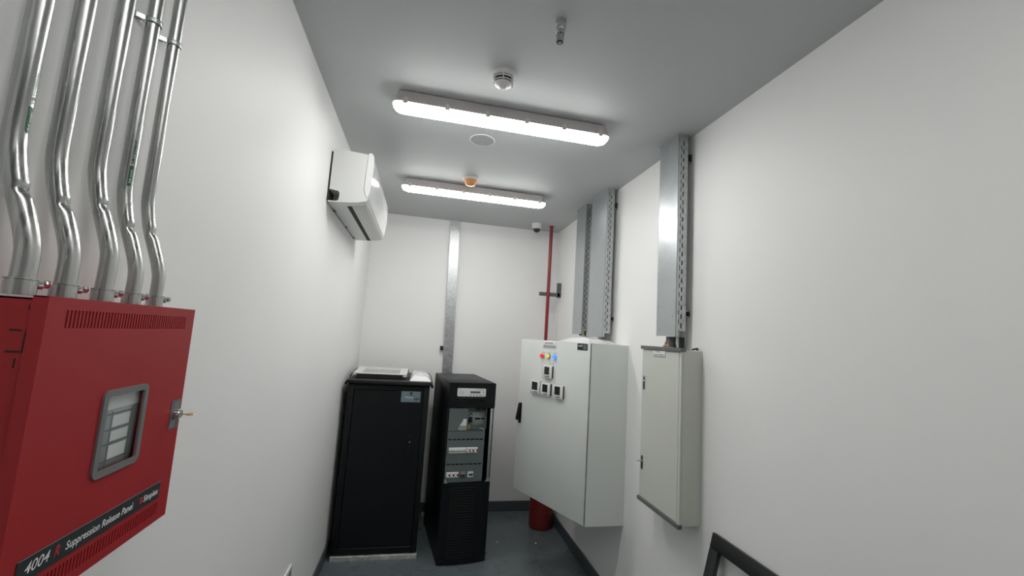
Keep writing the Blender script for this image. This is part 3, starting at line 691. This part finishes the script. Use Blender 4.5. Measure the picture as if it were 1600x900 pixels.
def strip_foam():
    b = MB(); n = 40; g = []
    for i in range(n+1):
        u = i/n; x = RX0+.000+(RX1-RX0+.004)*u; row = []
        for j in range(7):
            v = j/6; y = RY+.020-.03*v; f = noise.noise(Vector((u*9, v*2, 5)))
            z = .034-.008*v*v+.005*f; row.append(b.b.verts.new((x, y+.004*f, z)))
        row.append(b.b.verts.new((x, RY-.012+.003*noise.noise(Vector((u*7, 3, 2))), .001))); row.append(b.b.verts.new((x, RY+.020, .001))); g.append(row)
    m_ = len(g[0])
    for a, c in zip(g, g[1:]):
        for k in range(m_): b._face((a[k], a[(k+1) % m_], c[(k+1) % m_], c[k]), True)
    b._face(g[0]); b._face(g[-1]); return b
b = strip_foam(); b.build('packing_strip', 'foam', t, sharp=50)
for x in (RX0+.03, RX1-.07):
    for y in (RY+.06, RYB-.09): MB().box(x, x+.04, y, y+.04, .0, .037, .002, 1).build('foot', 'blackp', t)

# vented shelf tray and plastic bag on the rack
TZ = 1.2845
t = thing('vented_tray', 'perforated pale metal tray on a black base lying on the rack cabinet', 'metal tray', (.25, 3.75, TZ))
tx0, tx1, ty0, ty1 = .052, .462, 3.53, 3.93
MB().box(tx0+.025, tx1-.035, ty0+.012, ty1-.01, TZ, TZ+.036, .002, 1).build('base', 'blackm', t)
holes = []
for i in range(20):
    for j in range(6):
        x = tx0+.065+i*.0145; y = ty0+.04+j*.055; holes.append((x, x+.008, y, y+.042))
zf = TZ+.0365; tl = R(2.2)
b = MB().plate((0, ty0, zf), (1, 0, 0), (0, math.cos(tl), math.sin(tl)), (0, -.0007*math.sin(tl), .0007*math.cos(tl)), (tx0, tx1), (0, ty1-ty0), [(h[0], h[1], h[2]-ty0, h[3]-ty0) for h in holes])
b.box(tx0, tx0+.028, ty0-.001, ty0+.0005, zf-.013, zf+.001); b.box(tx1-.030, tx1, ty0-.001, ty0+.0005, zf-.018, zf+.001); b.box(tx0, tx1, ty0-.001, ty0+.0005, zf-.004, zf+.001)
b.build('perforated_sheet', 'white', t)
for x, s in ((tx0, -1), (tx1, 1)):
    MB().tube([(x+s*.016, ty0-.01, TZ+.012), (x+s*.010, ty0+.06, TZ+.030), (x+s*.004, ty0+.25, TZ+.052)], .0045, 8).build('side_bar', 'blackp', t)
crumple(.488, .655, 3.43, 4.00, TZ, .075, 'plastic_bag', 'bag', 9, env=lambda u, v: (.35+.65*math.sin(math.pi*min(1, .08+v*.8)))*(.95-.45*u), amp=.45,
        label='crumpled shiny white plastic bag beside the perforated tray on the rack cabinet', cat='plastic bag')

# ------------------------------------------------------------------ black power unit with open bay
rz = R(6.5)
t = thing('power_unit', 'black floor-standing power unit with display and uncovered grey breaker bay', 'power unit', (.79, 3.281, 0), rz)
UW, UD, UH = .365, .73, 1.303
b = MB(); th = .012
b.box(0, th, .012, UD, 0.0, UH-.002, .001, 1); b.box(UW-th, UW, .012, UD, 0.0, UH-.002, .001, 1); b.box(th, UW-th, UD-.01, UD, 0, UH-.002)
b.box(0, UW, .0, UD, UH-.004, UH, .001, 1); b.box(th, UW-th, .014, UD-.01, .02, .56); b.box(th, UW-th, .014, UD-.01, 1.125, UH-.005)
b.build('casing', 'black', t, local=True)
def bulge(x0, x1, z0, z1, d, n=14):                      # gently curved front cover, profile in xy
    pf = [(x0+(x1-x0)*k/n, -.001-d*math.sin(math.pi*k/n)**.7) for k in range(n+1)]
    return [(x1, .012)]+[(x0, .012)]+pf
def cyv(x, d, x0=0, x1=UW): return -.001-d*math.sin(math.pi*max(0, min(1, (x-x0)/(x1-x0))))**.7
b = MB().prism(bulge(0, UW, 0, 0, .006), 2, 1.119, UH-.005); b.build('top_bezel', 'blackp', t, local=True)
for k in range(4): z = 1.135+.016*k; MB().prism([(-.0060, z), (-.0130, z+.002), (-.0130, z+.005), (-.0060, z+.010)], 0, .075, .275).build('vent_rib', 'blackp', t, local=True)
b = MB().prism(rrect(.060, .283, 1.203, 1.264, .008), 1, -.0110, -.0070); dp = b.build('display_panel', 'white', t, local=True)
MB().box(.160, .238, -.0118, -.0110, 1.228, 1.243).build('screen', 'lcdb', dp, local=True)
for k in range(4): MB().cyl((.160+.0245*k+.004, -.0110, 1.214), (.160+.0245*k+.004, -.0125, 1.214), .0042, 12).build('button', 'lcdb', dp, local=True)
for z in (1.238, 1.213): MB().cyl((.262, -.0110, z), (.262, -.0128, z), .0052, 12).build('key_button', 'rbrk', dp, local=True)
b = MB().m('txtg')
b.box(.068, .084, -.0113, -.0110, 1.2535, 1.258); b.box(.225, .262, -.0113, -.0110, 1.2535, 1.2565)
for k in range(10):
    a = R(36*k); b.box(.094+.014*math.cos(a)-.002, .094+.014*math.cos(a)+.002, -.0113, -.0110, 1.230+.012*math.sin(a)-.002, 1.230+.012*math.sin(a)+.002)
b.box(.080, .108, -.0113, -.0110, 1.2295, 1.2308)
b.build('panel_marking', None, dp, local=True)
# bay: recessed back sheet, raised lower breaker sheet, right rail
MB().box(th, UW-.04, .060, .063, .945, 1.124).build('bay_back_sheet', 'ugrey', t, local=True)
MB().box(th+.001, .155, .0035, .006, .945, 1.112, .0006, 1).build('bay_cover_sheet', 'ugrey', t, local=True)
def slots(z): return [(x, x+.026, z-.002, z+.007) for x in [.020+.0345*k for k in range(8)]]
br1 = (.028, .253, .782, .825); br2 = (.022, .118, .606, .648); br3 = (.128, .170, .606, .648); br4 = (.183, .232, .606, .648)
b = MB().plate((0, .006, 0), (1, 0, 0), (0, 0, 1), (0, -.003, 0), (th+.001, .300), (.574, .942), slots(.880)+slots(.700)+[br1, br2, br3, br4])
b.box(th+.001, .300, .006, .060, .940, .942); b.box(.2985, .300, .006, .060, .580, .940)
b.build('breaker_sheet', 'ugrey', t, local=True)
b = MB().m('lgrey').lathe([(.004, 0), (.003, .002)], (.020, .0035, .803), (0, -1, 0), 10)
for x, z in ((.020, .628), (.290, .60), (.293, .845)): b.lathe([(.004, 0), (.003, .002)], (x, .0035, z), (0, -1, 0), 10)
b.m('dark')
for x, z in ((.022, .855), (.022, 1.085), (.022, 1.02), (.022, .595)): b.lathe([(.003, 0), (.003, .002)], (x, .0045, z), (0, -1, 0), 10)
b.build('screw', None, t, local=True)
def breaker(a, n, kind):
    x0, x1, z0, z1 = a; b = MB(); x0 += .002; x1 -= .0015; z0 += .002; z1 -= .001; w = (x1-x0)/n
    for k in range(n):
        xa = x0+w*k; xe = xa+w-.001
        b.m('white' if kind != 'dark' else 'mgrey').box(xa, xe, -.004, .03, z0, z1, .0008, 1)
        if kind == 'blank': b.m('lgrey').box(xa, xe, -.0044, -.004, z0+.012, z0+.020)
        else:
            b.m('rbrk' if kind != 'plug' else 'lgrey').box(xa+.001, xe-.001, -.0044, -.004, z1-.014, z1-.009)
            if kind == 'mcb': b.m('blackm').box(xa+w*.55, xe, -.0046, -.004, z0+.012, z0+.024); b.m('white').box(xa+w*.1, xa+w*.6, -.010, -.004, z0+.010, z0+.018, .001, 1)
            elif kind == 'plug': b.m('blackm').prism(rrect(xa+.010, xe-.003, z0+.010, z0+.024, .006), 1, -.0046, -.0040)
            elif kind == 'dark': b.m('dark').box(xa+.006, xe-.006, -.0046, -.004, z0+.006, z0+.022)
    b.build('breaker', None, t, local=True)
sp1 = .166
breaker((br1[0], sp1, br1[2], br1[3]), 7, 'blank'); breaker((sp1, br1[1], br1[2], br1[3]), 3, 'mcb')
breaker(br2, 3, 'mcb'); breaker(br3, 1, 'dark'); breaker(br4, 1, 'plug')
b = MB().m('lgrey').box(UW-.030, UW-.010, .001, .004, .572, 1.112, .0006, 1); b.m('dark')
for k in range(10): b.lathe([(.0026, 0), (.0026, .0006)], (UW-.020+.003*(k % 2), .001, .60+.054*k), (0, -1, 0), 8)
b.build('bay_rail', None, t, local=True)
b = MB().m('lgrey').box(.160, .164, .020, .060, .945, 1.112); b.m('lgrey').box(.168, .300, .055, .058, .975, 1.075, .001, 1)
b.m('blackp').box(.152, .202, .035, .056, 1.004, 1.040, .002, 1); b.box(.226, .270, .050, .055, 1.020, 1.034, .001, 1); b.box(.280, .300, .050, .055, 1.020, 1.034, .001, 1)
b.box(.222, .260, .010, .03, 1.098, 1.112); b.box(.272, .300, .010, .03, 1.098, 1.112)
for x, z in ((.158, 1.066), (.190, 1.066), (.176, 1.052), (.200, 1.060)): b.lathe([(.005, 0), (.005, .004)], (x, .055, z), (0, -1, 0), 10)
b.build('connector_block', None, t, local=True)
b = MB().m('white').prism([(.090, .950), (.150, .950), (.150, 1.034), (.124, 1.034), (.120, 1.016), (.108, 1.000), (.100, .985), (.092, .970)], 1, .0005, .0030)
b.m('lgrey').prism([(.090, .950), (.149, .950), (.149, .985), (.098, .985)], 1, .0001, .0005)
b.build('warning_sheet', None, t, local=True)
for x in (.158, .168, .177): MB().tube(samp([(x, .045, 1.003), (x+.002, .020, .985), (x-.001, .012, .950)], 4), .0026, 8).build('wire', 'brass', t, local=True)
b = MB().tube(samp([(.262, .03, .955), (.285, .015, .958), (.297, .012, .940), (.298, .012, .90)], 5), .005, 10); b.build('corner_trim', 'lgrey', t, local=True)
# lower grille door
b = MB().prism(bulge(0, UW, 0, 0, .020), 2, .012, .568); b.build('lower_door', 'blackp', t, local=True)
b = MB()
for k in range(27):
    z = .045+k*.0188; pf = []
    xs = [.065+(.255-.065)*i/12 for i in range(13)]
    o_ = [b.b.verts.new((x, cyv(x, .020)-.0005, z)) for x in xs]; p_ = [b.b.verts.new((x, cyv(x, .020)-.0030, z+.003)) for x in xs]; q_ = [b.b.verts.new((x, cyv(x, .020)-.0005, z+.012)) for x in xs]
    for i in range(12): b._face((o_[i], o_[i+1], p_[i+1], p_[i])); b._face((p_[i], p_[i+1], q_[i+1], q_[i])); b._face((o_[i], q_[i], q_[i+1], o_[i+1]))
    b._face((o_[0], p_[0], q_[0])); b._face((o_[-1], q_[-1], p_[-1]))
g = b.build('grille_rib', 'blackp', t, local=True)
b = MB().m('lgrey').prism([(.012, .572), (.040, .572), (.030, .583), (.022, .600), (.012, .600)], 1, -.004, .000)
b.prism([(UW-.008, .572), (UW-.045, .572), (UW-.032, .583), (UW-.022, .600), (UW-.008, .600)], 1, -.004, .000); b.build('corner_clip', None, t, local=True)

# ------------------------------------------------------------------ small things
t = thing('wall_socket', 'white socket plate low on the left wall at the bottom edge of the view', 'wall socket', (0, 2.37, .43))
MB().box(0, .009, 2.300, 2.440, .388, .474, .002, 2).build('plate', 'white', t)
MB().box(.009, .0115, 2.312, 2.428, .400, .462, .001, 1).build('socket_face', 'lgrey', t)
b = MB().m('lgrey').box(.682, .722, 4.06, 4.12, 0, .045, .003, 1); b.m('mgrey').box(.688, .716, 4.059, 4.0605, .010, .016); b.box(.688, .716, 4.059, 4.0605, .026, .032)
tag(b.build('junction_box'), 'small grey box on the floor between rack cabinet and power unit', 'junction box')
for (x, y, l) in ((1.299, 3.601, 'tiny white crumb on the floor nearer the black power unit'), (1.613, 3.556, 'tiny white crumb on the floor nearer the right wall')):
    b = MB(); b.lathe([(.003, 0), (.007, .001), (.005, .004), (.0, .005)], (x, y, 0), seg=7, smooth=False); tag(b.build('plaster_crumb', 'white'), l, 'crumb', 'crumbs on the floor')
